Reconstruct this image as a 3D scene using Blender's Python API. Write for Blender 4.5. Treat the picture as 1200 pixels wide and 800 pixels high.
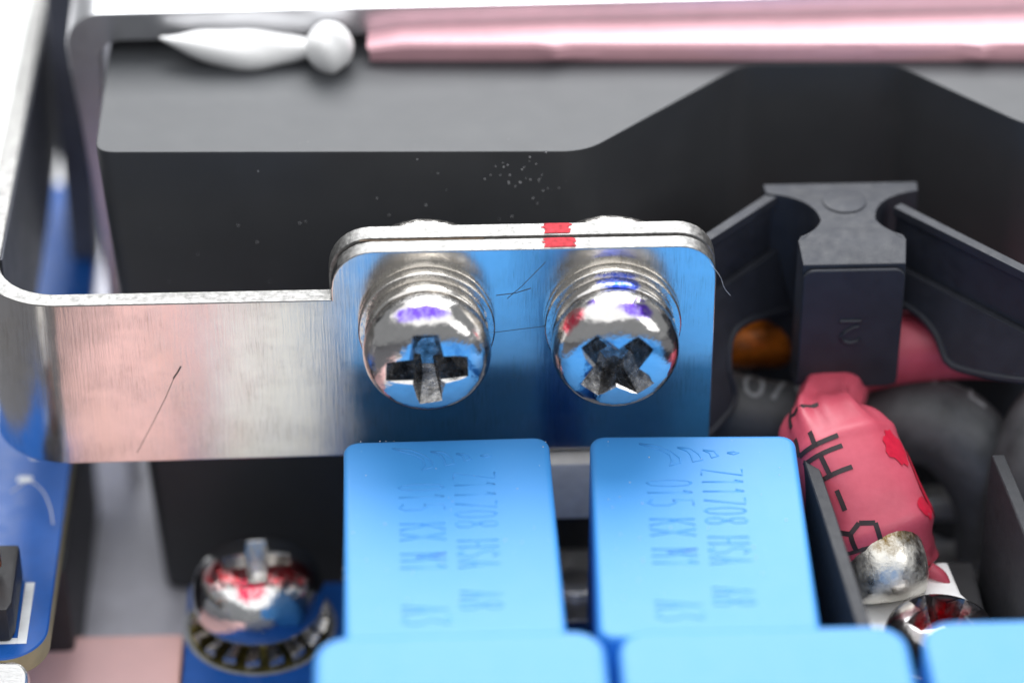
import bpy, bmesh, math, random
from mathutils import Vector, Matrix, noise as mnoise
random.seed(7)
R = math.radians
sc = bpy.context.scene
for o in list(bpy.data.objects):
    bpy.data.objects.remove(o)
C = sc.collection
sc.unit_settings.scale_length = 0.01          # one unit is one centimetre

# ------------------------------------------------------------------ camera
PITCH, YAW, DIST = R(35), R(2.0), 20.0
fwd = Vector((math.sin(YAW) * math.cos(PITCH), math.cos(YAW) * math.cos(PITCH), -math.sin(PITCH)))
cam_d = bpy.data.cameras.new('camera')
cam = bpy.data.objects.new('camera', cam_d)
C.objects.link(cam)
cam.location = -DIST * fwd
cam.rotation_euler = fwd.to_track_quat('-Z', 'Y').to_euler()
cam_d.lens = 110.77
cam_d.sensor_width = 36
cam_d.clip_start = 0.5
cam_d.clip_end = 500
cam_d.dof.use_dof = True
cam_d.dof.focus_distance = 19.85
cam_d.dof.aperture_fstop = 0.132
cam_d.dof.aperture_blades = 9
sc.camera = cam

# ------------------------------------------------------------------ light
world = bpy.data.worlds.new('World')
sc.world = world
world.use_nodes = True
wb = world.node_tree.nodes['Background']
wb.inputs[0].default_value = (0.93, 0.96, 1.0, 1)
wb.inputs[1].default_value = 0.26


def area(name, loc, target, sx, sy, radiance, col=(1, 1, 1)):
    l = bpy.data.lights.new(name, 'AREA')
    l.shape = 'RECTANGLE'
    l.size, l.size_y = sx, sy
    l.energy = radiance * math.pi * sx * sy
    l.color = col
    o = bpy.data.objects.new(name, l)
    C.objects.link(o)
    o.location = loc
    o.rotation_euler = (Vector(target) - Vector(loc)).to_track_quat('-Z', 'Y').to_euler()
    return o


area('softbox_back', (1.5, 20, 22), (0, 0, 0), 26, 22, 6.6, (0.97, 0.985, 1.0))
area('softbox_top', (-2, -3, 26), (0, -2, 0), 62, 46, .95)
area('softbox_side', (22, -12, 12), (0, 0, 0), 11, 13, 2.4)
sc.view_settings.view_transform = 'Standard'
sc.view_settings.look = 'None'
sc.view_settings.gamma = 1
sc.view_settings.exposure = 0.25
sc.cycles.max_bounces = 10
sc.cycles.glossy_bounces = 6
sc.cycles.sample_clamp_indirect = 6
sc.cycles.use_denoising = True


# ------------------------------------------------------------------ materials
class NT:
    def __init__(s, name):
        s.m = bpy.data.materials.new(name)
        s.m.use_nodes = True
        s.t = s.m.node_tree
        s.b = s.t.nodes['Principled BSDF']
        s._tc = None

    def new(s, typ, **kw):
        n = s.t.nodes.new(typ)
        for k, v in kw.items():
            setattr(n, k, v)
        return n

    def link(s, a, b):
        s.t.links.new(a, b)

    def obj(s):
        if s._tc is None:
            s._tc = s.new('ShaderNodeTexCoord')
        return s._tc.outputs['Object']

    def noise(s, scale=(1, 1, 1), detail=4, rough=.6, loc=(0, 0, 0), dist=0):
        mp = s.new('ShaderNodeMapping')
        mp.inputs['Scale'].default_value = scale
        mp.inputs['Location'].default_value = loc
        s.link(s.obj(), mp.inputs[0])
        n = s.new('ShaderNodeTexNoise')
        n.inputs['Scale'].default_value = 1
        n.inputs['Detail'].default_value = detail
        n.inputs['Roughness'].default_value = rough
        n.inputs['Distortion'].default_value = dist
        s.link(mp.outputs[0], n.inputs['Vector'])
        return n.outputs['Fac']

    def ramp(s, fac, stops):
        r = s.new('ShaderNodeValToRGB')
        e = r.color_ramp.elements
        e[0].position, e[1].position = stops[0][0], stops[-1][0]
        for p, c in stops[1:-1]:
            e.new(p)
        for i, (p, c) in enumerate(stops):
            e[i].position = p
            e[i].color = (c, c, c, 1) if isinstance(c, (int, float)) else (*c, 1)
        s.link(fac, r.inputs[0])
        return r.outputs[0]

    def math(s, op, a, b=None):
        n = s.new('ShaderNodeMath', operation=op)
        for i, v in enumerate((a, b)):
            if v is None:
                continue
            if isinstance(v, (int, float)):
                n.inputs[i].default_value = v
            else:
                s.link(v, n.inputs[i])
        return n.outputs[0]

    def mix(s, fac, a, b):
        n = s.new('ShaderNodeMix', data_type='RGBA')
        ins = [i for i in n.inputs if i.enabled]
        for inp, v in zip((n.inputs[0], n.inputs[6], n.inputs[7]), (fac, a, b)):
            if isinstance(v, tuple):
                inp.default_value = (*v, 1)
            elif isinstance(v, (int, float)):
                inp.default_value = v
            else:
                s.link(v, inp)
        return n.outputs[2]

    def spot(s, centre, radii, edge=.35, ns=14):
        """A blotch of its own shape: 1 inside a ragged ellipsoid, 0 outside."""
        sub = s.new('ShaderNodeVectorMath', operation='SUBTRACT')
        s.link(s.obj(), sub.inputs[0])
        sub.inputs[1].default_value = centre
        dv = s.new('ShaderNodeVectorMath', operation='DIVIDE')
        s.link(sub.outputs[0], dv.inputs[0])
        dv.inputs[1].default_value = radii
        ln = s.new('ShaderNodeVectorMath', operation='LENGTH')
        s.link(dv.outputs[0], ln.inputs[0])
        nz = s.noise((ns, ns, ns), 5, .7)
        v = s.math('ADD', ln.outputs['Value'], s.math('MULTIPLY', s.math('SUBTRACT', nz, .5), 1.3))
        return s.ramp(v, [(1 - edge, 1.0), (1.0, 0.0)])

    def bump(s, fac, strength=.2, dist=.01):
        b = s.new('ShaderNodeBump')
        b.inputs['Strength'].default_value = strength
        b.inputs['Distance'].default_value = dist
        s.link(fac, b.inputs['Height'])
        if s.b.inputs['Normal'].is_linked:
            s.link(s.b.inputs['Normal'].links[0].from_socket, b.inputs['Normal'])
        s.link(b.outputs[0], s.b.inputs['Normal'])

    def set(s, **kw):
        for k, v in kw.items():
            i = s.b.inputs[{'col': 'Base Color', 'rough': 'Roughness', 'metal': 'Metallic', 'spec': 'Specular IOR Level',
                            'coat': 'Coat Weight', 'coatr': 'Coat Roughness', 'sss': 'Subsurface Weight',
                            'trans': 'Transmission Weight', 'sheen': 'Sheen Weight'}[k]]
            if isinstance(v, tuple):
                i.default_value = (*v, 1)
            elif isinstance(v, (int, float)):
                i.default_value = v
            else:
                s.link(v, i)
        return s


def plain(name, col, rough=.5, metal=0, var=.12, ns=6, bump=.0, bs=40, spec=.5, specks=0, speck_col=(.75, .75, .78), coat=0, rv=.07):
    n = NT(name)
    nz = n.noise((ns, ns, ns), 5, .6)
    dark = tuple(c * (1 - var) for c in col)
    lite = tuple(min(1, c * (1 + var)) for c in col)
    c = n.ramp(nz, [(.3, dark), (.7, lite)])
    if specks:
        sp = n.noise((38, 38, 38), 3, .6, (3, 1, 5))
        c = n.mix(n.ramp(sp, [(.74 - specks * .05, 0.0), (.78 - specks * .05, .7)]), c, speck_col)
    n.set(col=c, rough=n.ramp(n.noise((ns * 2, ns * 2, ns * 2), 4), [(.3, max(.02, rough - rv)), (.7, rough + rv)]), metal=metal, spec=spec, coat=coat)
    if bump:
        n.bump(n.noise((bs, bs, bs), 6, .7), bump, .01)
    return n.m


def brushed(name, col=(.80, .79, .77), rough=.16, streak=(70, 70, 3), strength=.05, wear=0.0):
    n = NT(name)
    st = n.noise(streak, 5, .65)
    fine = n.noise((9, 9, 9), 4, .6)
    c = n.ramp(fine, [(.35, tuple(x * .93 for x in col)), (.65, col)])
    r = n.ramp(n.math('ADD', n.math('MULTIPLY', st, .6), n.math('MULTIPLY', fine, .4)), [(.3, rough * .6), (.7, rough * 1.5)])
    if wear:
        # rubbed patches with fine vertical hairlines, a little yellowed, and pin-prick pits
        patch = n.ramp(n.noise((1.7, 1.7, 2.6), 4, .62, (4, 0, 2)), [(.44, 0.0), (.60, 1.0)])
        hair = n.ramp(n.noise((150, 150, 5), 4, .75, (0, 0, 9), .6), [(.50, 0.0), (.62, 1.0)])
        worn = n.math('MULTIPLY', patch, n.math('MULTIPLY', hair, wear))
        c = n.mix(worn, c, (.47, .43, .37))
        c = n.mix(n.math('MULTIPLY', n.ramp(n.noise((2.6, 2.6, 1.4), 3, .5, (7, 3, 1)), [(.45, 0.0), (.7, 1.0)]), .35), c, (.74, .68, .58))
        pits = n.ramp(n.noise((34, 34, 26), 3, .6, (2, 8, 1)), [(.735, 0.0), (.765, .8)])
        c = n.mix(pits, c, (.22, .20, .18))
        r = n.mix(n.math('MULTIPLY', patch, .55), r, (.30, .30, .30))
    n.set(col=c, metal=1.0, rough=r)
    n.bump(st, strength, .01)
    n.bump(n.noise((2.2, 2.2, 2.2), 2, .5), .10, .03)
    return n.m


def inked(name, spots, col=(.78, .76, .74), rough=.10):
    """bright nickel plating with marker ink smeared on it: spots = (centre, radii, ink colour)"""
    n = NT(name)
    nz = n.noise((16, 16, 16), 5, .65)
    c = n.ramp(nz, [(.3, tuple(x * .9 for x in col)), (.7, col)])
    for ce, ra, ink in spots:
        patchy = n.ramp(n.noise((30, 12, 30), 5, .7), [(.28, .35), (.6, 1.0)])
        c = n.mix(n.math('MULTIPLY', n.spot(ce, ra), patchy), c, ink)
    n.set(col=c, metal=1.0, rough=n.ramp(nz, [(.3, rough * .6), (.75, rough * 1.9)]))
    n.bump(n.noise((24, 24, 24), 6, .7), .05, .01)
    n.bump(n.noise((5, 5, 5), 2, .5), .08, .03)
    n.bump(n.noise((11, 11, 11), 4, .6, (3, 3, 3)), .30, .02)
    return n.m


INK_V, INK_B, INK_R = (.16, .05, .72), (.03, .10, .75), (.80, .03, .09)
M = {}
M['plate'] = brushed('nickel_plate', (.80, .775, .735), wear=.75, strength=.07)
M['plate_edge'] = plain('nickel_cut_edge', (.33, .325, .315), .42, 1.0, .4, 26, .6, 50)
M['nickel'] = inked('nickel_bright', [])
M['washer'] = inked('nickel_washer', [], (.74, .71, .67), .2)
M['alu'] = plain('aluminium_satin', (.70, .70, .72), .36, 1.0, .05, 6, .08, 60)
M['alu_floor'] = plain('grey_painted_floor', (.60, .60, .68), .42, 0, .12, 4, .1, 20)
M['grey'] = plain('grey_cast_metal', (.90, .87, .84), .5, .0, .12, 6, .15, 30)
M['blue'] = plain('blue_epoxy_case', (.058, .315, .76), .46, 0, .008, 3, .10, 70, .5, .12, (.5, .75, .95), rv=.012)
M['black'] = plain('black_potting_case', (.046, .049, .055), .50, 0, .06, 3, .10, 46, .5, .32, (.16, .16, .17), rv=.02)
M['bobbin'] = plain('black_nylon', (.021, .024, .035), .60, 0, .2, 6, .22, 60, .5, .3, (.12, .12, .13))
M['fin'] = plain('black_fibre_sheet', (.028, .030, .036), .6, 0, .2, 12, .45, 55, .5, .5, (.2, .2, .22))
M['rubber'] = plain('black_heatshrink', (.075, .078, .085), .50, 0, .35, 5, .25, 26, .45, .5, (.14, .14, .15))
M['darkplastic'] = plain('dark_plastic', (.03, .03, .034), .55, 0, .2, 8, .2, 40)
M['pink_pad'] = plain('pink_thermal_pad', (.92, .57, .55), .55, 0, .03, 5, .1, 30)
M['pink_gum'] = plain('pink_silicone', (.82, .46, .52), .34, 0, .05, 4, .04, 10)
M['white_gum'] = plain('white_silicone', (.95, .95, .95), .35, 0, .02, 4, .05, 10)
M['pcb'] = plain('blue_solder_mask', (.014, .105, .42), .34, 0, .10, 5, .05, 30, .30)
M['pcb_edge'] = plain('fibreglass_edge', (.40, .35, .20), .6, 0, .15, 8, .2, 40)
M['silk'] = plain('white_silkscreen', (.82, .84, .86), .6)
M['gold'] = plain('tarnished_gold_pad', (.25, .21, .06), .4, .8, .2, 8)
M['copper'] = plain('copper_lead', (.75, .33, .17), .28, 1.0, .1, 8)
M['tin'] = brushed('tinned_steel', (.78, .78, .78), .2, (14, 14, 60), .5)
M['white_block'] = plain('cream_ceramic', (.90, .88, .82), .5, 0, .03, 3)
M['amber'] = plain('amber_winding_tape', (.50, .13, .012), .25, .3, .6, 7)
M['red_ink'] = plain('red_marker', (.52, .045, .06), .75, 0, .4, 30, spec=.15)
M['red_paint'] = plain('red_paint_spot', (.62, .015, .05), .35, 0, .15, 14)
M['black_ink'] = plain('black_print', (.03, .018, .022), .6)
M['grey_ink'] = plain('grey_print', (.30, .31, .33), .6, 0, .3, 20)
M['scratch'] = plain('dark_scratch', (.26, .24, .22), .5, .8)
M['slate'] = plain('slate_blocker', (.11, .12, .155), .5, 0, .2, 3)
M['seam'] = plain('seam_brown', (.10, .06, .03), .7, 0, .4, 30)
M['fibre'] = plain('pale_fibre', (.75, .75, .78), .5)
M['table'] = plain('white_table', (.88, .88, .89), .6, 0, .01)
M['tin_matte'] = plain('dull_tin', (.86, .86, .86), .5, .35, .06, 9, .1, 40)
M['mat'] = plain('dark_ground_grey', (.10, .10, .11), .7, 0, .1, 2)
M['solder'] = inked('solder_tin', [((2.36, -.86, -1.00), (.45, .30, .24), (.22, .145, .045))], (.88, .85, .78), .36)


M['recess'] = plain('worn_darkened_recess', (.38, .37, .36), .24, 1.0, .75, 18, .6, 22)  # worn steel, its colour also darkened to stand in for shade inside slots


def shrink_mat():
    n = NT('red_heatshrink')
    nz = n.noise((5, 5, 5), 5, .6)
    c = n.ramp(nz, [(.3, (.56, .075, .12)), (.7, (.66, .11, .165))])
    n.set(col=c, rough=.42, spec=.5, sss=.08)
    n.b.inputs['Subsurface Radius'].default_value = (.1, .03, .03)
    n.bump(n.noise((3, 3, 9), 3, .6), .15, .03)
    n.bump(n.noise((40, 40, 40), 4, .6), .06, .01)
    return n.m


M['shrink'] = shrink_mat()


# ------------------------------------------------------------------ helpers
def smooth(me, ang=35):
    me.polygons.foreach_set('use_smooth', [True] * len(me.polygons))
    try:
        me.set_sharp_from_angle(angle=R(ang))
    except Exception:
        pass


def obj(name, bm, mat, parent=None, loc=None, rot=None, ang=35):
    me = bpy.data.meshes.new(name)
    bmesh.ops.recalc_face_normals(bm, faces=bm.faces)
    bm.to_mesh(me)
    bm.free()
    for m in (mat if isinstance(mat, (list, tuple)) else [mat]):
        me.materials.append(m)
    smooth(me, ang)
    o = bpy.data.objects.new(name, me)
    C.objects.link(o)
    if ang < 100:
        wn = o.modifiers.new('normals', 'WEIGHTED_NORMAL')
        wn.keep_sharp = True
        wn.weight = 90
    if parent:
        o.parent = parent
    if loc:
        o.location = loc
    if rot:
        o.rotation_euler = rot
    return o


def thing(name, label, cat, loc=(0, 0, 0), rot=(0, 0, 0), group=None):
    o = bpy.data.objects.new(name, None)
    C.objects.link(o)
    o.empty_display_size = .1
    o.location, o.rotation_euler = loc, rot
    o['label'], o['category'] = label, cat
    if group:
        o['group'] = group
    return o


def tag(o, label, cat, group=None):
    o['label'], o['category'] = label, cat
    if group:
        o['group'] = group
    return o


def prism(poly, lo, hi, axis='z', bevel=0, seg=2, bm=None, ang=30):
    """polygon extruded along an axis; poly is in the two other axes (x,y / x,z / y,z)"""
    own = bm is None
    b = bmesh.new()
    put = {'z': lambda p, t: (p[0], p[1], t), 'y': lambda p, t: (p[0], t, p[1]), 'x': lambda p, t: (t, p[0], p[1])}[axis]
    a = [b.verts.new(put(p, lo)) for p in poly]
    c = [b.verts.new(put(p, hi)) for p in poly]
    n = len(poly)
    b.faces.new(a[::-1])
    b.faces.new(c)
    for i in range(n):
        b.faces.new((a[i], a[(i + 1) % n], c[(i + 1) % n], c[i]))
    bmesh.ops.recalc_face_normals(b, faces=b.faces)
    if bevel:
        es = [e for e in b.edges if len(e.link_faces) == 2 and e.calc_face_angle(0) > R(ang)]
        bmesh.ops.bevel(b, geom=es, offset=bevel, segments=seg, profile=.6, affect='EDGES', clamp_overlap=True)
    if own:
        return b
    me = bpy.data.meshes.new('t')
    b.to_mesh(me)
    b.free()
    bm.from_mesh(me)
    bpy.data.meshes.remove(me)
    return bm


def box(x0, x1, y0, y1, z0, z1, bevel=.02, seg=2, bm=None):
    return prism([(x0, y0), (x1, y0), (x1, y1), (x0, y1)], z0, z1, 'z', bevel, seg, bm)


def rrect(x0, x1, y0, y1, r, n=6, corners=(1, 1, 1, 1)):
    pts = []
    for k, (cx, cy, a0) in enumerate(((x1 - r, y1 - r, 0), (x0 + r, y1 - r, 90), (x0 + r, y0 + r, 180), (x1 - r, y0 + r, 270))):
        if corners[k]:
            for i in range(n + 1):
                a = R(a0 + 90 * i / n)
                pts.append((cx + r * math.cos(a), cy + r * math.sin(a)))
        else:
            pts.append((cx + (r if k in (0, 3) else -r), cy + (r if k in (0, 1) else -r)))
    return pts


def lathe(prof, axis='z', n=64, bm=None, a0=0, a1=360):
    """prof = (radius, height); closes the ends on the axis when radius is 0"""
    b = bm or bmesh.new()
    full = abs(a1 - a0) >= 360
    m = n if full else n + 1
    rings = []
    for r, h in prof:
        if r < 1e-6:
            p = (0, 0, h) if axis == 'z' else (0, -h, 0)
            rings.append([b.verts.new(p)])
            continue
        ring = []
        for i in range(m):
            a = R(a0 + (a1 - a0) * i / n)
            c, s = r * math.cos(a), r * math.sin(a)
            ring.append(b.verts.new((c, s, h) if axis == 'z' else (c, -h, s)))
        rings.append(ring)
    for A, B in zip(rings, rings[1:]):
        for i in range(n):
            j = (i + 1) % n if full else i + 1
            if len(A) == 1 and len(B) > 1:
                b.faces.new((A[0], B[i], B[j]))
            elif len(B) == 1 and len(A) > 1:
                b.faces.new((A[i], A[j], B[0]))
            elif len(A) > 1:
                b.faces.new((A[i], A[j], B[j], B[i]))
    return b


def catmull(pts, k=8):
    P = [Vector(p) for p in pts]
    P = [P[0] * 2 - P[1]] + P + [P[-1] * 2 - P[-2]]
    out = []
    for i in range(1, len(P) - 2):
        for j in range(k):
            t = j / k
            a, b, c, d = P[i - 1:i + 3]
            out.append(.5 * ((2 * b) + (c - a) * t + (2 * a - 5 * b + 4 * c - d) * t * t + (3 * b - a - 3 * c + d) * t ** 3))
    out.append(P[-2])
    return out


class Tube:
    """a round tube along a spline; rad gives (radius, squash across side, squash across up) per control point"""

    def __init__(s, pts, rad, k=8, up=(0, 0, 1), power=2.0):
        s.P = catmull(pts, k)
        s.rad = [Vector(v) for v in catmull([r if isinstance(r, (tuple, list)) else (r, 1, 1) for r in rad], k)]
        s.power = power
        s.F = []
        up = Vector(up)
        for i, p in enumerate(s.P):
            t = (s.P[min(i + 1, len(s.P) - 1)] - s.P[max(i - 1, 0)]).normalized()
            side = t.cross(up)
            if i and side.length < .2:
                side = s.F[-1][1]
            side = (side - t * side.dot(t)).normalized()
            s.F.append((t, side, side.cross(t).normalized()))

    def at(s, u, a, off=0.0):
        u = max(0, min(len(s.P) - 1.0001, u * (len(s.P) - 1)))
        i = int(u)
        f = u - i
        p = s.P[i].lerp(s.P[i + 1], f)
        r = s.rad[i].lerp(s.rad[i + 1], f)
        sd = s.F[i][1].lerp(s.F[i + 1][1], f)
        up = s.F[i][2].lerp(s.F[i + 1][2], f)
        c, q = math.cos(a), math.sin(a)
        e = 2 / s.power
        c2, q2 = math.copysign(abs(c) ** e, c), math.copysign(abs(q) ** e, q)
        return p + sd * (c2 * (r.x * r.y + off)) + up * (q2 * (r.x * r.z + off))

    def mesh(s, n=32, bm=None, caps=True, fold=None):
        b = bm or bmesh.new()
        N = len(s.P)
        rings = [[b.verts.new(s.at(i / (N - 1), 2 * math.pi * j / n, fold(i / (N - 1), 2 * math.pi * j / n) if fold else 0)) for j in range(n)] for i in range(N)]
        for A, B in zip(rings, rings[1:]):
            for j in range(n):
                b.faces.new((A[j], A[(j + 1) % n], B[(j + 1) % n], B[j]))
        if caps:
            b.faces.new(rings[0][::-1])
            b.faces.new(rings[-1])
        return b


def ribbon(b, pts, w, nrm):
    """flat stroke of width w along pts; nrm(i) is the surface normal there"""
    pts = [Vector(p) for p in pts]
    L = []
    for i, p in enumerate(pts):
        t = (pts[min(i + 1, len(pts) - 1)] - pts[max(i - 1, 0)]).normalized()
        n = nrm(i) if callable(nrm) else Vector(nrm)
        sd = t.cross(n).normalized() * w / 2
        L.append((b.verts.new(p - sd), b.verts.new(p + sd)))
    for A, B in zip(L, L[1:]):
        b.faces.new((A[0], A[1], B[1], B[0]))


def wire(b, pts, r, n=6):
    Tube(pts, [r] * len(pts), 1, (.13, .21, .97)).mesh(n, b)


STROKES = {
    '0': [[(.5, 1), (.15, .9), (0, .6), (0, .4), (.15, .1), (.5, 0), (.85, .1), (1, .4), (1, .6), (.85, .9), (.5, 1)]],
    '1': [[(.2, .8), (.5, 1), (.5, 0)]],
    '2': [[(0, .75), (.2, .97), (.6, 1), (.95, .8), (.85, .5), (0, 0), (1, 0)]],
    '3': [[(0, 1), (1, 1), (.4, .6), (.9, .45), (1, .2), (.6, 0), (0, .1)]],
    '5': [[(.95, 1), (.1, 1), (.05, .55), (.5, .62), (.95, .45), (.95, .15), (.6, 0), (0, .1)]],
    '7': [[(0, 1), (1, 1), (.35, 0)]],
    '8': [[(.5, .52), (.1, .72), (.15, .95), (.5, 1), (.85, .95), (.9, .72), (.5, .52), (.05, .3), (.1, .06), (.5, 0), (.9, .06), (.95, .3), (.5, .52)]],
    'A': [[(0, 0), (.5, 1), (1, 0)], [(.2, .38), (.8, .38)]],
    'B': [[(0, 0), (0, 1), (.75, 1), (.9, .78), (.7, .55), (0, .55)], [(.7, .55), (1, .3), (.8, 0), (0, 0)]],
    'H': [[(0, 0), (0, 1)], [(1, 0), (1, 1)], [(0, .5), (1, .5)]],
    'C': [[(1, .85), (.6, 1), (.15, .85), (0, .5), (.15, .15), (.6, 0), (1, .15)]],
    'F': [[(0, 0), (0, 1), (.95, 1)], [(0, .52), (.75, .52)]],
    'T': [[(0, 1), (1, 1)], [(.5, 1), (.5, 0)]],
    'K': [[(0, 0), (0, 1)], [(.95, 1), (0, .45)], [(.25, .6), (1, 0)]],
    'L': [[(0, 1), (0, 0), (.9, 0)]],
    'M': [[(0, 0), (0, 1), (.5, .35), (1, 1), (1, 0)]],
    'S': [[(.95, .85), (.5, 1), (.05, .8), (.2, .55), (.8, .45), (.95, .2), (.5, 0), (.05, .15)]],
    'X': [[(0, 0), (1, 1)], [(0, 1), (1, 0)]],
    'Z': [[(0, 1), (1, 1), (0, 0), (1, 0)]],
    '-': [[(.1, .5), (.9, .5)]],
    '/': [[(.1, 0), (.9, 1)]],
}


def slots(text):
    return [(i, ch, st) for i, ch in enumerate(text) if ch in STROKES for st in STROKES[ch]]


# ------------------------------------------------------------------ the setting
def struct(name, bm, mat):
    o = obj(name, bm, mat)
    o['kind'] = 'structure'
    return o


struct('white_table', box(-60, 60, 3.2, 80, -4.2, -3.4, 0), M['table'])
struct('added_dark_ground', box(-60, 60, -40, 3.18, -4.2, -3.41, 0), M['mat'])  # unseen dark ground, added to darken reflections in the bus bar bend
struct('chassis_floor', box(-3.3, 4.6, -6, 9.5, -3.0, -2.75, .03), M['alu_floor'])

# circuit board that carries the capacitors and the standing screw
bt = thing('circuit_board', 'blue circuit board low down under the blurred standing screw and blue capacitors', 'circuit board', (-2.2, .45, -2.46))
b = box(0, 6.6, -6.2, 0, 0, .16, .012, 1)
o = obj('board', b, [M['pcb'], M['pcb_edge']], bt)
for p in o.data.polygons:
    p.material_index = 0 if abs(p.normal.z) > .6 else 1
b = lathe([(.485, 0), (.512, 0), (.512, .004), (.485, .004), (.485, 0)], n=64)
obj('silkscreen_ring', b, M['grey_ink'], bt, (.5, -.45, .1615))
b = lathe([(0, 0), (.48, 0), (.48, .003), (0, .003)], n=48)
obj('gold_pad', b, M['gold'], bt, (.5, -.45, .1612))

# ------------------------------------------------------------------ black potted block
bl = thing('black_block', 'large matte black block with a wide slanted notch in its front', 'component', (0, 0, -2.75))
poly = [(-2.64, .92), (.50, .82), (1.60, 1.88), (2.63, 1.86), (3.40, 1.02), (4.3, .99), (4.3, 3.0), (-2.64, 3.0)]


def fillet(poly, radii, n=7):
    out = []
    for i, p in enumerate(poly):
        if i not in radii:
            out.append(p)
            continue
        r = radii[i]
        P, A, B = Vector(p), Vector(poly[i - 1]), Vector(poly[(i + 1) % len(poly)])
        a, c = P + (A - P).normalized() * r, P + (B - P).normalized() * r
        for k in range(n + 1):
            t = k / n
            q = a * (1 - t) ** 2 + P * 2 * t * (1 - t) + c * t * t
            out.append((q.x, q.y))
    return out


b = prism(fillet(poly, {0: .13, 1: .16, 2: .12, 3: .12, 4: .16}), .02, 3.65, 'z', .014, 2)
# taper the lower left corner the way the moulding is rounded
for v in b.verts:
    if v.co.z < .1 and v.co.x < -2.3:
        v.co.x += .22
        v.co.z += .02
obj('case', b, M['black'], bl)

# ------------------------------------------------------------------ metal frame behind
fr = thing('chassis_arch', 'satin aluminium arch with rounded corner standing over the black block', 'arch', (0, 2.22, -2.75), (0, 0, R(.8)))
outer = rrect(-2.92, 4.4, -1, 4.02, .2, 8, (1, 1, 0, 0))
outer = [p for p in outer]
# inverted U in x,z (z from the chassis up)
pts = [(4.4, 3.74), (-2.57, 3.74), (-2.63, 3.72), (-2.67, 3.68), (-2.69, 3.62), (-2.66, 0.0), (-2.76, 0.0), (-2.80, 2.2)]
arc = [(-2.92 + .26 - .26 * math.cos(R(90 * i / 8)), 3.70 + .26 * math.sin(R(90 * i / 8))) for i in range(9)]
b = prism(pts + arc + [(4.4, 3.96)], 0, 1.6, 'y', .02, 2)
obj('arch', b, M['alu'], fr)

ps = thing('pink_silicone_strip', 'pink silicone bead squeezed along the top edge of the black block', 'sealant', (0, 0, .9), (0, 0, R(-2)))
b = bmesh.new()
sec0 = [(1.985, .0), (1.965, .05), (1.968, .11), (1.985, .138), (2.08, .150), (2.20, .158), (2.42, .158), (2.45, .08), (2.45, .0)]
rings = []
N = 70
for i in range(N + 1):
    x = -.97 + 5.2 * i / N
    w = .006 * math.sin(x * 1.7 + 1) + .002 * math.sin(x * 5.7)
    taper = min(1, .75 + i * .08)
    ridge = .03 * math.exp(-((x - .27) / .05) ** 2) + .03 * math.exp(-((x - 3.1) / .06) ** 2)
    ring = []
    for k, (y, z) in enumerate(sec0):
        zz = z * taper + (w if 1 < k < 6 else 0) * .6
        yy = y - ((w * .8 + ridge) if 0 < k < 5 else 0)
        if k in (2, 3) and x < .27:
            zz += .012
            yy -= .018
        ring.append(b.verts.new((x + (.02 if k < 3 else 0), yy, zz)))
    rings.append(ring)
for A, B in zip(rings, rings[1:]):
    for j in range(len(sec0)):
        b.faces.new((A[j], A[(j + 1) % len(sec0)], B[(j + 1) % len(sec0)], B[j]))
b.faces.new(rings[0][::-1])
b.faces.new(rings[-1])
obj('bead', b, M['pink_gum'], ps, ang=28)


def blob(name, label, loc, rad, taper, rot=0):
    b = bmesh.new()
    bmesh.ops.create_uvsphere(b, u_segments=36, v_segments=24, radius=1)
    for v in b.verts:
        x = v.co.x
        k = 1 - taper * max(0, -x) ** 1.6 * .62 + .06 * math.sin(3 * x + 1) + .05 * math.sin(5 * v.co.y + 2 * v.co.z + 4 * x) + taper * .05 * math.sin(9 * x)
        v.co = Vector((x * rad[0], v.co.y * rad[1] * k, v.co.z * rad[2] * k + taper * .06 * x * x))
    o = obj(name, b, M['white_gum'], None, loc, (0, rot, 0), 180)
    return tag(o, label, 'sealant', 'white silicone dabs on the black block')


blob('silicone_dab', 'long tapered smear of white silicone on the black block', (-1.76, 2.06, .985), (.53, .15, .125), .9, R(5))
blob('silicone_dab', 'round white ball of silicone beside the pink strip', (-1.15, 1.98, 1.035), (.165, .165, .17), 0)

# ------------------------------------------------------------------ front bus bar (tab, arm, bend and flange in one sheet)
T = .13
bus = thing('bus_bar', 'shiny nickel bus bar bent back at the left, screwed tab at the right', 'bus bar', (0, 0, -.9))


def corner(cx, cz, r, a0, a1, n=8):
    return [(cx + r * math.cos(R(a0 + (a1 - a0) * i / n)), cz + r * math.sin(R(a0 + (a1 - a0) * i / n))) for i in range(n + 1)]


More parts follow.
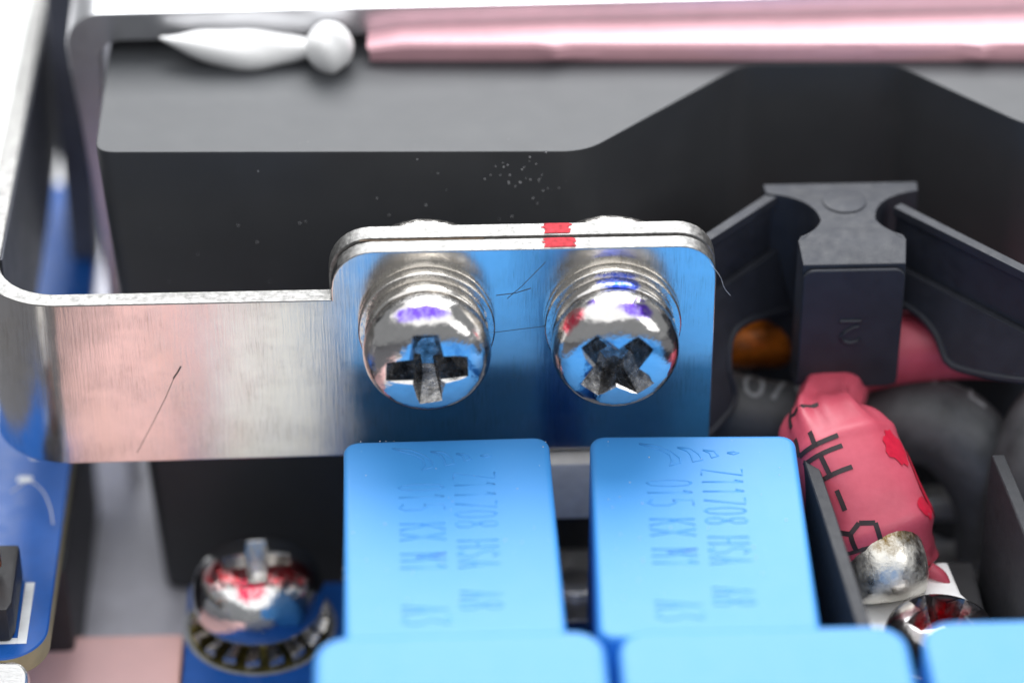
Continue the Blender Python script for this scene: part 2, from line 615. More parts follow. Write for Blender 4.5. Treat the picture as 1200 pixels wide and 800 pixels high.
XB = -2.86
TOP, ARM, BOT = 1.60, 1.245, .0
tabpoly = [(XB, BOT), (1.285, BOT + .04)] + corner(1.285 - .24, TOP - .24, .24, 0, 90) + corner(-1.135 + .27, TOP - .27, .27, 90, 180) + [(-1.135, ARM), (XB, ARM)]
b = bmesh.new()
f0 = [b.verts.new((x, 0, z)) for x, z in tabpoly]
f1 = [b.verts.new((x, T, z)) for x, z in tabpoly]
n = len(tabpoly)
b.faces.new(f0)
b.faces.new(f1[::-1])
for i in range(n - 1):
    b.faces.new((f0[i], f0[i + 1], f1[i + 1], f1[i]))
RO = .53
prev = (f0[0], f0[-1], f1[0], f1[-1])
steps = [(90 * i / 14) for i in range(1, 15)] + ['end']
for s_ in steps:
    if s_ == 'end':
        po, pi_ = Vector((XB - RO, 4.6)), Vector((XB - RO + T, 4.6))
    else:
        a = R(270 - s_)
        c = Vector((XB, RO))
        d = Vector((math.cos(a), math.sin(a)))
        po, pi_ = c + d * RO, c + d * (RO - T)
    cur = tuple(b.verts.new((p.x, p.y, z)) for p, z in ((po, BOT), (po, ARM), (pi_, BOT), (pi_, ARM)))
    b.faces.new((prev[0], prev[1], cur[1], cur[0]))
    b.faces.new((prev[2], prev[3], cur[3], cur[2]))
    b.faces.new((prev[0], prev[2], cur[2], cur[0]))
    b.faces.new((prev[1], prev[3], cur[3], cur[1]))
    prev = cur
b.faces.new((prev[0], prev[1], prev[3], prev[2]))
bmesh.ops.recalc_face_normals(b, faces=b.faces)
es = [e for e in b.edges if len(e.link_faces) == 2 and e.calc_face_angle(0) > R(50)]
bmesh.ops.bevel(b, geom=es, offset=.014, segments=2, profile=.5, affect='EDGES', clamp_overlap=True)
o = obj('sheet', b, [M['plate'], M['plate_edge']], bus, ang=25)
for p in o.data.polygons:
    nz = p.normal
    p.material_index = 1 if abs(nz.z) > .5 or (nz.x > .7 and p.center.x > 1) else 0


def strokes_part(name, pts, w, mat, parent, y=-.0015, z0=.9):
    b = bmesh.new()
    ribbon(b, [(x, y, z + z0) for x, z in pts], w, (0, -1, 0))
    return obj(name, b, mat, parent)


strokes_part('scratch', [(-2.11, -.15), (-2.15, -.22), (-2.22, -.39), (-2.33, -.62), (-2.43, -.82)], .0045, M['scratch'], bus)
strokes_part('scratch', [(-2.105, -.14), (-2.13, -.19), (-2.16, -.235)], .011, M['scratch'], bus)
strokes_part('scratch', [(.21, .60), (.06, .42), (-.03, .33)], .004, M['scratch'], bus)
strokes_part('scratch', [(-.10, .355), (.02, .37), (.12, .405)], .005, M['scratch'], bus)
strokes_part('scratch', [(-.13, .07), (.1, .10), (.42, .14)], .003, M['scratch'], bus)
M['film'] = plain('slate_film', (.050, .056, .078), .45, 0, .1, 3)
obj('darkening_film', box(XB - RO + T + .002, XB - RO + T + .014, .55, 4.5, .03, ARM - .015, .003, 1), M['film'], bus)  # added dark sheet that keeps the flange's inner face from looking bright

back = thing('backing_plate', 'second nickel plate clamped flat behind the tab, only its edge showing', 'plate', (0, .135, -.85))
tp2 = [(-1.15, .03), (1.29, .03)] + corner(1.29 - .25, 1.565 - .25, .25, 0, 90) + corner(-1.15 + .27, 1.565 - .27, .27, 90, 180)
obj('sheet', prism(tp2, 0, .14, 'y', .016, 2), M['plate_edge'], back, ang=25)


def redmark(parent, pts, w, mat):
    b = bmesh.new()
    ribbon(b, pts, w, (0, 0, 1))
    return obj('marker_stripe', b, mat, parent)


def ragged_patch(name, x0, x1, y0, y1, z, parent, seed, lip=0):
    rnd = random.Random(seed)
    b = bmesh.new()
    n = 10
    xs0 = [x0 + rnd.uniform(-.016, .018) for _ in range(n + 1)]
    xs1 = [x1 + rnd.uniform(-.018, .016) for _ in range(n + 1)]
    rows = []
    for i in range(n + 1):
        y = y0 + (y1 - y0) * i / n
        rows.append((b.verts.new((xs0[i], y, z)), b.verts.new(((xs0[i] + xs1[i]) / 2, y, z)), b.verts.new((xs1[i], y, z))))
    for A, B in zip(rows, rows[1:]):
        b.faces.new((A[0], A[1], B[1], B[0]))
        b.faces.new((A[1], A[2], B[2], B[1]))
    if lip:
        lo = [b.verts.new((v.co.x + rnd.uniform(-.01, .015), y0 - .014, z - lip)) for v in rows[0]]
        for i in range(2):
            b.faces.new((lo[i], lo[i + 1], rows[0][i + 1], rows[0][i]))
    return obj(name, b, M['red_ink'], parent, ang=80)


ragged_patch('marker_stripe', .205, .395, .014, .118, TOP + .003, bus, 3, .03)
ragged_patch('marker_stripe', .20, .375, .014, .128, 1.568, back, 5)
b = bmesh.new()
ribbon(b, [(-.95 + .06 * i, .127 + .003 * math.sin(i * 2.1), TOP + .002) for i in range(14)], .014, (0, 0, 1))
obj('seam_line', b, M['seam'], bus)  # dark brown line drawn along the groove between the two plates


# ------------------------------------------------------------------ pan head screws through the tab
def boolean_cut(base_bm, cut_bm):
    a = bpy.data.meshes.new('a')
    bmesh.ops.recalc_face_normals(base_bm, faces=base_bm.faces)
    base_bm.to_mesh(a)
    base_bm.free()
    c = bpy.data.meshes.new('c')
    bmesh.ops.recalc_face_normals(cut_bm, faces=cut_bm.faces)
    cut_bm.to_mesh(c)
    cut_bm.free()
    oa, oc = bpy.data.objects.new('a', a), bpy.data.objects.new('c', c)
    C.objects.link(oa)
    C.objects.link(oc)
    md = oa.modifiers.new('cut', 'BOOLEAN')
    md.operation, md.solver, md.object = 'DIFFERENCE', 'EXACT', oc
    dg = bpy.context.evaluated_depsgraph_get()
    dg.update()
    me = bpy.data.meshes.new_from_object(oa.evaluated_get(dg))
    out = bmesh.new()
    out.from_mesh(me)
    bpy.data.objects.remove(oa)
    bpy.data.objects.remove(oc)
    for m_ in (a, c, me):
        bpy.data.meshes.remove(m_)
    return out


def recess_faces(o, prof, mat):
    """the faces cut into the head get their own recess metal"""
    o.data.materials.append(mat)
    def surf(r):
        pr = sorted([(a, h) for a, h in prof if h > .1], key=lambda q: q[0])
        for (r0, h0), (r1, h1) in zip(pr, pr[1:]):
            if r0 <= r <= r1:
                return h0 + (h1 - h0) * (r - r0) / max(1e-6, r1 - r0)
        return -9
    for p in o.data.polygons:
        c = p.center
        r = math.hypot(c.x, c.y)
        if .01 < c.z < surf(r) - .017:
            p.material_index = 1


def cross_cutter(top, depth, arm, w, rot, wear=0, seed=1):
    """tapered Phillips recess, z up, opening at z=top"""
    rnd = random.Random(seed)
    b = bmesh.new()

    def ring(z, L, hw, core):
        out = []
        for q in range(4):
            for r, t in ((core, -1), (L, -1), (L, 1)):
                if r == core:
                    x, y = core, -core
                else:
                    x, y = L, hw * t
                a = R(90 * q) + rot
                x, y = x + rnd.uniform(-wear, wear), y + rnd.uniform(-wear, wear)
                out.append(b.verts.new((x * math.cos(a) - y * math.sin(a), x * math.sin(a) + y * math.cos(a), z)))
        return out
    rs = [ring(top + .15, arm * 1.25, w * 1.1, w * 1.25), ring(top, arm + .022, w + .018, w * 1.15 + .012), ring(top - .022, arm, w, w * 1.15), ring(top - depth * .75, arm * .62, w * .75, w * .95), ring(top - depth, arm * .38, w * .5, w * .6)]
    for A, B in zip(rs, rs[1:]):
        for i in range(12):
            b.faces.new((A[i], A[(i + 1) % 12], B[(i + 1) % 12], B[i]))
    b.faces.new(rs[0])
    b.faces.new(rs[-1][::-1])
    return b


HEAD = [(0, 0), (.345, 0), (.385, .02), (.40, .06), (.402, .11), (.392, .165), (.37, .215), (.335, .257), (.285, .285), (.22, .302), (.12, .312), (0, .315)]


def pan_screw(label, x, z, rot, head_mat, ring_mat, seed):
    t = thing('pan_head_screw', label, 'screw', (x, 0, z), (R(90), 0, 0), 'screws through the bus bar tab')
    # local z points out of the plate, local y is world z
    obj('flat_washer', lathe([(.2, .002), (.425, .002), (.432, .012), (.432, .075), (.42, .088), (.2, .088)]), M['washer'], t, ang=50)
    b = bmesh.new()
    prof = [(.22, 0), (.375, 0), (.39, .015), (.39, .085), (.375, .10), (.22, .10)]
    n = 72
    rings = []
    for i in range(n + 1):
        a = R(20 + 352 * i / n)
        h = .018 * i / n
        rings.append([b.verts.new((r * math.cos(a), r * math.sin(a), hh + h)) for r, hh in prof])
    for A, B in zip(rings, rings[1:]):
        for j in range(len(prof)):
            b.faces.new((A[j], A[(j + 1) % len(prof)], B[(j + 1) % len(prof)], B[j]))
    b.faces.new(rings[0])
    b.faces.new(rings[-1])
    obj('spring_washer', b, ring_mat, t, (0, 0, .09), ang=45)
    hb = boolean_cut(lathe(HEAD, n=96), cross_cutter(.315, .24, .255, .076, rot, .016, seed))
    recess_faces(obj('head', hb, head_mat, t, (0, 0, .21), ang=32), HEAD, M['recess'])
    return t


mA = inked('nickel_head_violet_ink', [((-.03, .352, .20), (.19, .07, .06), INK_V)])
mB = inked('nickel_head_mixed_ink', [((.13, .35, .20), (.15, .07, .06), INK_V), ((-.02, .37, .12), (.22, .03, .05), INK_V), ((-.27, .255, .17), (.10, .10, .08), INK_R), ((.385, -.06, .12), (.04, .12, .08), INK_R)])
mW = inked('nickel_washer_blue_ink', [((.04, .38, .06), (.19, .05, .08), INK_B)], (.74, .72, .70), .18)
pan_screw('pan head screw with violet ink smear and upright worn cross slot', -.54, .155, R(4), mA, M['washer'], 4)
pan_screw('pan head screw with red and violet ink and diagonal X slot', .635, .155, R(45), mB, mW, 9)

for x, lab in ((-.54, 'round nut behind the tab above the upright-slotted screw'), (.635, 'round nut behind the tab above the red-inked screw')):
    o = obj('round_nut', lathe([(.18, 0), (.47, 0), (.50, .03), (.50, .13), (.46, .19), (.18, .19)], 'y'), M['washer'], None, (x, .467, .155), ang=50)
    tag(o, lab, 'nut', 'round nuts behind the tab')

# ------------------------------------------------------------------ grey metal parts seen through the gaps
o = obj('spacer_block', box(-.1, 1.2, -.08, .30, -1.38, -.925, .02), M['grey'])
tag(o, 'grey metal spacer block under the tab between the two capacitors', 'spacer')
b = box(-.05, 3.9, -.36, .42, -2.295, -2.02, .03)
for k in range(3):
    bb = lathe([(0, 0), (.14, 0), (.14, .05), (.11, .07), (0, .075)], n=24)
    bmesh.ops.translate(bb, verts=bb.verts, vec=(.43 + 1.3 * k, .0, -2.03))
    me = bpy.data.meshes.new('t')
    bb.to_mesh(me)
    bb.free()
    b.from_mesh(me)
o = obj('metal_ledge', b, M['alu'])
tag(o, 'low satin metal ledge at the bottom of the gap between capacitors', 'ledge')
o = obj('metal_bar', box(2.5, 3.75, .62, .80, -2.02, -1.84, .02), M['alu'])
tag(o, 'narrow grey metal bar behind the red tube and black cable', 'bar')


# ------------------------------------------------------------------ blue film capacitors
def cap_body(w, d, h, r):
    b = prism(rrect(-w / 2, w / 2, -d / 2, d / 2, r, 5), 0, h, 'z', .045, 4)
    return b


capg = 'blue film capacitors on the circuit board'
CW, CD, CH = 1.30, 1.98, 1.84
cap = thing('film_capacitor', 'blue film capacitor directly below the violet-inked screw', 'capacitor', (-.42, -1.385, -2.30), (0, 0, R(.6)), capg)
obj('case', cap_body(CW, CD, CH, .10), M['blue'], cap, ang=50)
b = bmesh.new()
cx0, cy0 = .42, 1.385
ZT = CH - .0030


def pl(pts):
    return [(x + cx0, y + cy0, ZT) for x, y in pts]


for shp in ([(-.76, -.49), (-.64, -.51), (-.56, -.57), (-.51, -.64), (-.51, -.69), (-.58, -.72), (-.56, -.67), (-.57, -.61), (-.62, -.56), (-.69, -.53), (-.76, -.49)],
            [(-.52, -.53), (-.44, -.54), (-.39, -.60), (-.37, -.66), (-.43, -.68), (-.44, -.61), (-.46, -.57), (-.52, -.53)],
            [(-.36, -.56), (-.29, -.57), (-.27, -.62), (-.31, -.64), (-.32, -.59), (-.36, -.56)],
            [(-.21, -.59), (-.17, -.575), (-.14, -.59), (-.17, -.605), (-.21, -.59)]):
    wire(b, pl(shp), .0082)
obj('embossed_emblem', b, M['blue'], cap, ang=180)['kind'] = 'stuff'
for text, xb, xt, y0, pitch in (('Z11708 HSA  A8', -.385, -.13, -.76, .0965), ('015 KX M1   A3', -.73, -.45, -.865, .098)):
    b = bmesh.new()
    for i, ch, st in slots(text):
        wire(b, pl([(xb + v * (xt - xb), y0 - (i + u * .62) * pitch) for u, v in st]), .0082)
    obj('embossed_lettering', b, M['blue'], cap, ang=180)['kind'] = 'stuff'


def copy_thing(t, loc, label, group, rz=0):
    r = t.copy()
    C.objects.link(r)
    r.location, r['label'], r['group'] = loc, label, group
    r.rotation_euler = (0, 0, R(rz))
    for ch in t.children:
        c = ch.copy()
        C.objects.link(c)
        c.parent = r
    return r


copy_thing(cap, (1.10, -1.40, -2.30), 'blue film capacitor beside the black fibre barrier, below the red-inked screw', capg, -1.6)
WID = 1.66
big = thing('film_capacitor', 'larger blurred blue capacitor nearest the standing screw, in front row', 'capacitor', (-.385, -3.40, -2.30), (0, 0, R(.4)), capg)
obj('case', cap_body(WID, 1.8, 2.02, .19), M['blue'], big, ang=50)
copy_thing(big, (1.345, -3.41, -2.30), 'larger blurred blue capacitor in the middle of the front row', capg)
copy_thing(big, (3.09, -3.39, -2.30), 'larger blurred blue capacitor below the ring terminal, right end of front row', capg)

# ------------------------------------------------------------------ black bobbin on the right
bo = thing('coil_bobbin', 'black plastic coil bobbin with waisted post and two slanted wings', 'bobbin', (2.2, .7, -2.75))


def bobl(pts):
    return [(x - 2.2, y - .7) for x, y in pts]


def cub(p0, p1, p2, n=8):
    return [((1 - t) ** 2 * p0[0] + 2 * t * (1 - t) * p1[0] + t * t * p2[0], (1 - t) ** 2 * p0[1] + 2 * t * (1 - t) * p1[1] + t * t * p2[1]) for t in [i / n for i in range(n + 1)]]


rgt = [(2.53, .30)] + [(2.55, .47)] + cub((2.53, .50), (2.42, .56), (2.38, .68), 6) + cub((2.38, .70), (2.40, .96), (2.70, 1.02), 8) + [(2.71, 1.13)]
lft = [(2.2 - (x - 2.2) * 1.0, y) for x, y in rgt][::-1]
ring = bobl(rgt + lft)
b = prism(ring, .3, 3.18, 'z', .012, 2, ang=40)
# slope the front lip of the top
for v in b.verts:
    if v.co.y < -.2 and v.co.z > 3.0:
        v.co.z -= (-.2 - v.co.y) * .48
for v in b.verts:                                        # the tab stops short: its lower edge is rounded
    if v.co.y < -.1 and v.co.z < 1:
        v.co.z = 2.14 + .0 * v.co.y
obj('post', b, M['bobbin'], bo, ang=30)
# raised front tab with a rim
tabp = rrect(1.87 - 2.2, 2.53 - 2.2, 2.14, 3.06, .07, 5)
obj('tab', prism(tabp, -.43, -.395, 'y', .018, 3), M['bobbin'], bo, ang=30)
obj('gate_mark', lathe([(0, 0), (.135, 0), (.142, .006), (.142, .012), (.13, .017), (0, .017)], n=40), M['bobbin'], bo, (0, .2, 3.176), ang=50)
b = bmesh.new()
zc = 2.75
for st in ([(-.06, zc - .08), (.05, zc - .08)], [(.045, zc - .215), (.045, zc - .235), (.0, zc - .25), (-.035, zc - .235), (-.05, zc - .20), (-.03, zc - .17), (.015, zc - .13), (.04, zc - .125)], ):
    wire(b, [(x * 1.25, -.434, z) for x, z in st], .013)
obj('embossed_number', b, M['bobbin'], bo)


def wing(p0, p1, length, lower, name='wing'):
    """panel standing along p0->p1 with an arched lower edge, a rim along the top and a ledge half way"""
    d = (Vector((*p1, 0)) - Vector((*p0, 0))).normalized()
    nrm = Vector((d.y, -d.x, 0))
    if nrm.y > 0:
        nrm = -nrm

    zt = 3.165
    s0 = lower[0][0]

    def slab(poly, t0, t1, bev):
        b = prism(poly, t0, t1, 'y', bev, 2)
        for v in b.verts:
            s, t, z = v.co
            if t > .004 and t0 > 0:
                t += max(0, zt - .44 - z) * .3
            v.co = Vector((p0[0] - 2.2, p0[1] - .7, 0)) + d * s + nrm * t + Vector((0, 0, z))
        return b
    low = [(s, 2.75 + z) for s, z in lower]
    w = obj(name, slab([(s0, zt - .02), (length, zt - .02)] + low[::-1], -.04, 0, .012), M['bobbin'], bo, ang=30)
    obj('top_rim', slab([(s0, zt - .07), (length, zt - .07), (length, zt), (s0, zt)], -.045, .03, .014), M['bobbin'], w, ang=30)
    obj('lower_panel', slab([(s0, zt - .42), (length, zt - .42)] + [(s, z + .02) for s, z in low][::-1], .003, .055, .012), M['bobbin'], w, ang=30)
    rim = bmesh.new()
    pts = [Vector((p0[0] - 2.2, p0[1] - .7, 0)) + d * s + nrm * (.04 + max(0, zt - .44 - z) * .3) + Vector((0, 0, z + .03)) for s, z in low]
    Tube(pts, [.026] * len(pts), 4).mesh(10, rim)
    obj('arch_rim', rim, M['bobbin'], w)
    return w


wing((2.62, .78), (3.18, .16), 1.5, [(-.12, -.24), (.16, -.25), (.30, -.28), (.40, -.33), (.48, -.41), (.54, -.45), (.66, -.45), (1.0, -.36), (1.5, -.18)])
wing((1.76, 1.03), (1.31, .56), 1.1, [(.0, -.46), (.2, -.40), (.42, -.35), (.56, -.36), (.64, -.44), (.68, -.58), (.70, -.80), (1.1, -.9)])
b = Tube([(.9, 1.25, -.86), (1.4, 1.12, -.78), (1.8, 1.12, -.78), (2.2, 1.25, -.88), (2.6, 1.5, -1.0)], [.16, .21, .22, .20, .16], 8).mesh(24)
o = obj('amber_winding', b, M['amber'])
tag(o, 'glossy amber taped winding glowing under the left wing of the bobbin', 'winding')

# ------------------------------------------------------------------ cables and red shrink tube
ck = Tube([(.9, .85, -.95), (1.35, .62, -.98), (1.8, .55, -1.06), (2.3, .55, -1.12), (2.72, .45, -1.02), (3.0, .35, -1.10), (3.25, .25, -1.5), (3.3, .2, -2.1)],
          [.25, .25, .25, .27, .29, .30, .29, .27], 8)
t = thing('black_cable', 'thick black cable arching behind the red tube with grey print', 'cable', (0, 0, 0), group='black heat-shrunk cables')
obj('sleeve', ck.mesh(32), M['rubber'], t, ang=180)


def print_on(tube, text, u0, du, a_base, a_top, w, off, sub=5, fold=None):
    b = bmesh.new()
    for i, ch, st in slots(text):
        for (ua, va), (ub, vb) in zip(st, st[1:]):
            pts, nr = [], []
            for k in range(sub + 1):
                f = k / sub
                u = u0 + (i + (ua + (ub - ua) * f) * .66) * du
                a = a_base + (va + (vb - va) * f) * (a_top - a_base)
                p = tube.at(u, a, off + (fold(u, a) if fold else 0))
                pts.append(p)
                nr.append((tube.at(u, a, off + .1) - p).normalized())
            ribbon(b, pts, w, lambda q: nr[q])
    return b


# angles run from side (0) over up (90)
obj('printed_lettering', print_on(ck, '0/0', .20, .055, R(65), R(115), .028, .003), M['grey_ink'], t)['kind'] = 'stuff'
obj('printed_lettering', print_on(ck, 'H-L', .57, .05, R(95), R(125), .026, .003), M['grey_ink'], t)['kind'] = 'stuff'
lg = Tube([(4.0, .45, -.78), (3.62, .25, -.9), (3.46, .02, -1.15), (3.42, -.15, -1.6), (3.42, -.3, -2.28)], [.28, .30, .31, .30, .28], 8)
t = thing('black_cable', 'upright thick black cable with ridged bend at the right edge', 'cable', (0, 0, 0), group='black heat-shrunk cables')
obj('sleeve', lg.mesh(32), M['rubber'], t, ang=180)
b = bmesh.new()
for k in range(7):
    u = .36 + .025 * k
    ribbon(b, [lg.at(u + .004 * math.sin(k + j), R(140 + 12 * j), .003) for j in range(5)], .012, (-.3, -.6, .6))
obj('ridge_marks', b, M['grey_ink'], t)

t = thing('shrink_tube', 'red heat-shrink tube with black print and red paint spots beside the barrier', 'cable')
tb = Tube([(3.9, .75, -.72), (3.1, .66, -.55), (2.55, .64, -.58), (2.25, .60, -.66), (2.08, .48, -.69)], [.24, .24, .24, .22, .16], 8)
obj('wire_sleeve', tb.mesh(28), M['shrink'], t, ang=180)


def folds(u, a):
    """shrink wrinkles: lengthwise pleats at the neck, soft dents below"""
    neck = math.exp(-((u - .30) / .12) ** 2)
    v = .026 * neck * math.sin(7 * a + 5 * u) + .012 * neck * math.sin(13 * a + 2)
    v += .016 * mnoise.noise(Vector((math.cos(a) * 1.6, math.sin(a) * 1.6, u * 7)))
    v += .014 * math.exp(-((u - .47) / .02) ** 2) - .016 * math.exp(-((u - .80) / .04) ** 2) + .018 * math.exp(-((u - .74) / .03) ** 2)
    return v


fat = Tube([(2.16, .45, -.72), (2.10, .25, -.70), (2.055, .05, -.69), (2.05, -.10, -.71), (2.12, -.30, -.80), (2.20, -.50, -.93), (2.28, -.67, -1.10), (2.31, -.72, -1.21), (2.33, -.75, -1.33)],
           [.215, .215, .215, (.31, 1, 1), (.375, 1.0, 1), (.375, 1.0, .98), (.385, 1.02, .88), (.375, 1.06, .72), (.385, 1.1, .62)], 12, power=2.6)
obj('crimp_sleeve', fat.mesh(72, fold=folds), M['shrink'], t, ang=180)
obj('printed_lettering', print_on(fat, 'CB-HFT', .86, -.095, R(76), R(26), .032, .004, fold=folds), M['black_ink'], t)['kind'] = 'stuff'
b = bmesh.new()


def tube_spot(tube, u, a, ru, ra, seed):
    rnd = random.Random(seed)
    c = b.verts.new(tube.at(u, a, .008 + folds(u, a)))
    rg = []
    for k in range(22):
        th = 2 * math.pi * k / 22
        q = 1 + rnd.uniform(-.16, .16)
        uu, aa = u + ru * q * math.cos(th), a + ra * q * math.sin(th)
        rg.append(b.verts.new(tube.at(uu, aa, .006 + folds(uu, aa))))
    for k in range(22):
        b.faces.new((c, rg[k], rg[(k + 1) % 22]))


for args in ((.55, R(122), .055, R(15), 1), (.72, R(124), .032, R(10), 2), (.65, R(145), .09, R(9), 3), (.72, R(150), .04, R(12), 4)):
    tube_spot(fat, *args)
obj('paint_spots', b, M['red_paint'], t, ang=180)
b = Tube([(2.64, -.80, -1.28), (2.71, -.84, -1.31), (2.76, -.89, -1.34)], [.05, .045, .02], 5).mesh(12)
obj('torn_lip', b, M['shrink'], t, ang=180)

# ------------------------------------------------------------------ ring terminal, its block and screw
tbk = obj('terminal_block', box(2.06, 3.0, -2.2, -.45, -2.295, -1.50, .04), M['darkplastic'])
tag(tbk, 'dark plastic terminal block under the bright ring terminal', 'terminal block')
rt = thing('ring_terminal', 'bright tinned ring terminal with bronze-stained solder cup', 'terminal', (0, 0, 0))
ton = [(2.12, -.70), (2.80, -.68), (2.84, -1.0), (2.95, -1.2)] + [(2.57 + .38 * math.cos(R(a)), -1.45 + .38 * math.sin(R(a))) for a in range(20, -190, -14)] + [(2.14, -1.2)]
obj('ring', prism(ton, -1.615, -1.53, 'z', .02, 2), M['tin_matte'], rt, (-.02, 0, .21), ang=35)
bar = Tube([(2.35, -.80, -1.24), (2.38, -.93, -1.31), (2.40, -1.02, -1.40), (2.41, -1.06, -1.50)], [(.24, 1.1, 1), (.25, 1.1, 1), (.24, 1.15, .95), (.2, 1.3, .8)], 8)
obj('solder_cup', bar.mesh(28), M['solder'], rt, (-.06, .06, .19), ang=60)
mR = inked('nickel_head_red_paint', [((.0, .06, .24), (.2, .13, .2), (.60, .02, .04))], (.42, .40, .40), .12)
ts = thing('terminal_screw', 'dark screw daubed red on the ring terminal behind the front capacitors', 'screw', (2.60, -1.56, -1.39), (R(-6), R(5), R(20)))
hb = boolean_cut(lathe([(r * .9, h) for r, h in HEAD], n=64), cross_cutter(.315, .22, .25, .075, R(12), .012, 3))
obj('head', hb, mR, ts, (0, 0, .04), ang=32)
obj('lock_washer', lathe([(.15, 0), (.37, 0), (.375, .02), (.37, .04), (.15, .04)], n=40), M['washer'], ts)

# ------------------------------------------------------------------ black fibre barriers
fg = 'black fibre barrier sheets'


def barrier(label, dx):
    t = [(1.83, -.50), (1.885, -1.05), (1.97, -2.1), (1.98, -2.3)]
    b = bmesh.new()
    rows = []
    zt = [-.60, -.61, -.62, -.62]
    for (x, y), z in zip(t, zt):
        rows.append([b.verts.new(p) for p in ((x, y, -2.295), (x, y, z), (x + .085, y, z), (x + .085, y, -2.295))])
    for A, B in zip(rows, rows[1:]):
        for j in range(4):
            b.faces.new((A[j], A[(j + 1) % 4], B[(j + 1) % 4], B[j]))
    b.faces.new(rows[0])
    b.faces.new(rows[-1])
    bmesh.ops.recalc_face_normals(b, faces=b.faces)
    bmesh.ops.bevel(b, geom=[e for e in b.edges if e.calc_face_angle(0) > R(60)], offset=.008, segments=1, affect='EDGES')
    o = obj('barrier_sheet', b, M['fin'], None, (dx, 0, 0), ang=40)
    return tag(o, label, 'barrier', fg)


barrier('black fibre barrier sheet between the blue capacitor and the red tube', 0)
barrier('black fibre barrier sheet in front of the upright black cable at the right edge', 1.2)

# ------------------------------------------------------------------ left circuit board and its parts
lb = thing('circuit_board', 'upper blue circuit board with rounded tan edge at the left', 'circuit board', (0, 0, -1.66))
cr = [(-3.27 + .29 * math.cos(R(a)), -.93 + .29 * math.sin(R(a))) for a in range(0, -91, -9)]
poly = [(-2.97, 4.4), (-2.975, 1.0)] + cr + [(-4.3, -1.22), (-4.3, 1.2), (-3.42, 1.2), (-3.42, 4.4)]
o = obj('board', prism(poly, 0, .16, 'z', .01, 1), [M['pcb'], M['pcb_edge']], lb)
for p in o.data.polygons:
    p.material_index = 0 if abs(p.normal.z) > .6 else 1
b = bmesh.new()
box(-3.165, -3.105, -1.075, -.47, .161, .165, 0, 1, b)
box(-3.9, -3.166, -1.075, -1.02, .161, .165, 0, 1, b)
obj('silkscreen_corner', b, M['silk'], lb)
for x0, x1, y0, y1 in ((-3.14, -2.99, 1.25, 1.33), (-3.26, -3.17, 1.22, 1.40), (-3.13, -3.07, .92, 1.10), (-3.26, -3.19, .86, 1.04), (-3.32, -3.22, .60, .66)):
    obj('silkscreen_mark', prism(rrect(x0, x1, y0, y1, .02, 3), .161, .165, 'z', 0), M['silk'], lb)
t = thing('leaded_part', 'small black part with copper lead on the left circuit board', 'component', (-3.335, -.70, -1.5))
obj('body', prism([(-.2, -.36), (.13, -.36), (.155, -.28), (.15, .3), (-.2, .3)], .002, .27, 'z', .03, 2), M['darkplastic'], t)
ld = obj('lead', Tube([(.02, .0, .34), (.02, .0, .7), (.0, .02, .92)], [.05, .05, .05], 5).mesh(14), M['copper'], t, ang=60)
obj('sleeve', Tube([(.0, .02, .90), (-.005, .02, 1.2), (-.02, .02, 1.38)], [.07, .075, .04], 5).mesh(14), M['grey'], ld, ang=60)
o = obj('plated_tab', prism(rrect(-.13, .13, -.42, .17, .10, 6), -.06, .06, 'y', .035, 3), M['tin'], None, (-3.20, -1.40, -1.60), (R(-52), 0, R(-4)))
tag(o, 'crinkled bright tinned tab at the lower left corner in front of the board', 'tab')
b = bmesh.new()
Tube([(-3.34, .42, -1.44), (-3.22, .45, -1.38), (-3.12, .36, -1.39), (-3.06, .22, -1.42), (-3.035, .10, -1.47)], [.0045] * 5, 6).mesh(6, b)
o = obj('loose_fibre', b, M['fibre'])
tag(o, 'pale curled fibre lying over the left circuit board', 'fibre')
b = Tube([(1.24, -.02, .58), (1.30, -.05, .50), (1.33, -.06, .42), (1.37, -.06, .36)], [.0011] * 4, 6).mesh(5)
tag(obj('loose_fibre', b, M['fibre']), 'fine hair curling off the right corner of the tab', 'fibre')

o = obj('dark_box', box(-3.24, -2.95, -.1, 1.9, -2.74, -1.70, .05), M['darkplastic'])
tag(o, 'dark plastic housing under the left circuit board edge', 'housing')
o = obj('dark_box', box(-3.18, -2.95, 3.3, 4.3, -1.49, 1.5, .03), M['slate'])  # added to hide the white table behind and darken the flange's reflection
tag(o, 'added slate grey upright blocker in the narrow gap left of the metal arch', 'housing')
o = obj('thermal_pad', box(-3.28, -2.225, -5.2, .06, -2.745, -2.40, .03), M['pink_pad'])
tag(o, 'flat pale pink thermal pad at the lower left', 'thermal pad')
o = obj('ceramic_block', box(-2.06, -1.24, -5.4, -1.12, -2.295, -1.86, .03), M['white_block'])
tag(o, 'cream white block on the lower board in front of the standing screw, corner just showing', 'component')

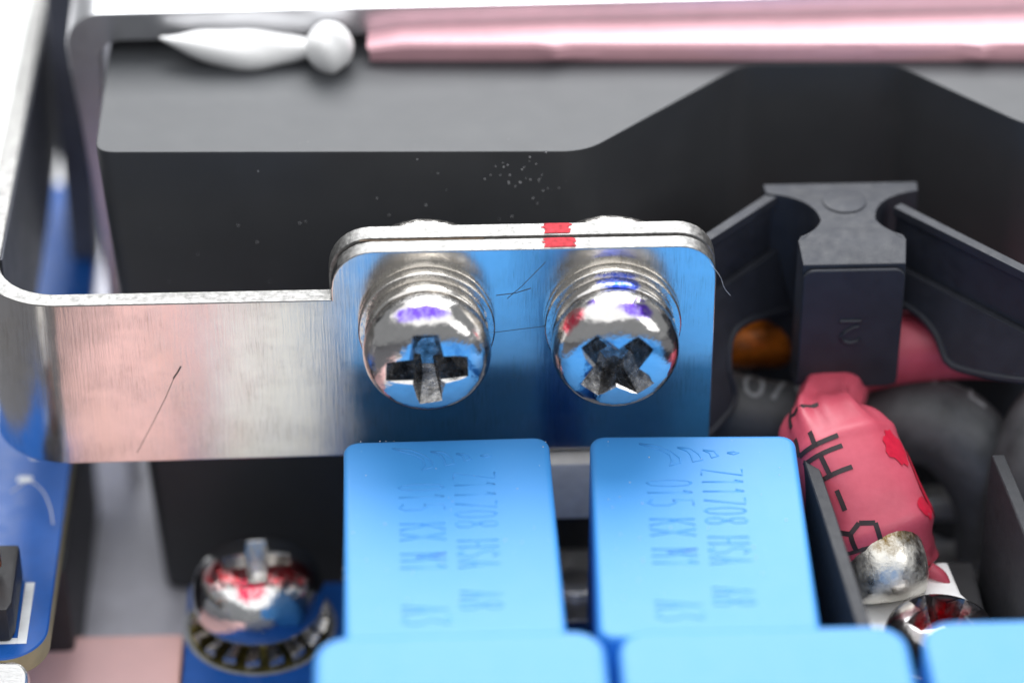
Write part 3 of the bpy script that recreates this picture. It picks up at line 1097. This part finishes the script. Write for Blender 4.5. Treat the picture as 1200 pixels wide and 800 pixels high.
# ------------------------------------------------------------------ standing screw
st = thing('standing_screw', 'blurred upright screw with red paint on its slot and toothed washer', 'screw', (-1.70, 0, -2.295))
b = bmesh.new()
nt = 18
for k in range(nt):
    a0, a1 = 2 * math.pi * k / nt, 2 * math.pi * (k + .58) / nt
    vs = []
    for r, h in ((.24, .02), (.465, .0), (.465, .06), (.24, .10)):
        for a, lift in ((a0, 0), (a1, .035)):
            vs.append(b.verts.new((r * math.cos(a), r * math.sin(a), h + lift + .002)))
    for i in range(4):
        j = (i + 1) % 4
        b.faces.new((vs[2 * i], vs[2 * i + 1], vs[2 * j + 1], vs[2 * j]))
    b.faces.new(vs[0::2])
    b.faces.new(vs[1::2])
lathe([(.15, .01), (.27, .01), (.27, .10), (.15, .10), (.15, .01)], n=40, bm=b)
obj('star_washer', b, M['washer'], st, ang=30)
mS = inked('nickel_head_red_slot', [((0, -.10, .38), (.48, .17, .16), (.85, .03, .05)), ((-.03, -.25, .35), (.12, .12, .12), (.85, .03, .10))], (.80, .80, .80), .09)
SH = [(0, 0), (.39, 0), (.43, .02), (.445, .08), (.44, .17), (.415, .26), (.36, .33), (.27, .375), (.15, .395), (0, .40)]
hb = boolean_cut(lathe(SH, n=72), cross_cutter(.40, .22, .22, .055, R(3), .006, 6))
recess_faces(obj('head', hb, mS, st, (0, 0, .17), ang=32), SH, M['nickel'])
obj('shank', lathe([(0, 0), (.2, 0), (.2, .2), (0, .2)], n=32), M['washer'], st)

# ------------------------------------------------------------------ dust
b = bmesh.new()
rnd = random.Random(11)
spots = [(-1.0 + .03 * k + rnd.uniform(-.01, .01), -.41, -.462) for k in (1, 5, 6, 8)]
spots += [(rnd.uniform(-1.05, .2), rnd.uniform(-2.1, -.45), -.458) for k in range(26)]
spots += [(rnd.uniform(.47, 1.68), rnd.uniform(-2.1, -.45), -.458) for k in range(26)]
spots += [(-1.07, rnd.uniform(-2, -.5), -.50) for k in range(5)] + [(1.735, rnd.uniform(-2, -.5), -.50) for k in range(6)]
for k in range(60):
    x = rnd.uniform(-2.4, .45) if k < 34 else rnd.gauss(.12, .12)
    x = min(x, .47)
    spots.append((x, .917 - .0318 * (x + 2.64), rnd.uniform(-.3, .85) if k < 34 else rnd.gauss(.72, .09)))
for p in spots:
    r = rnd.uniform(.0022, .0052)
    bmesh.ops.create_icosphere(b, subdivisions=1, radius=r, matrix=Matrix.Translation(p))
o = obj('dust', b, M['fibre'], ang=180)
o['kind'] = 'stuff'
o['label'], o['category'] = 'tiny pale dust specks on the blue capacitors and black block', 'dust'
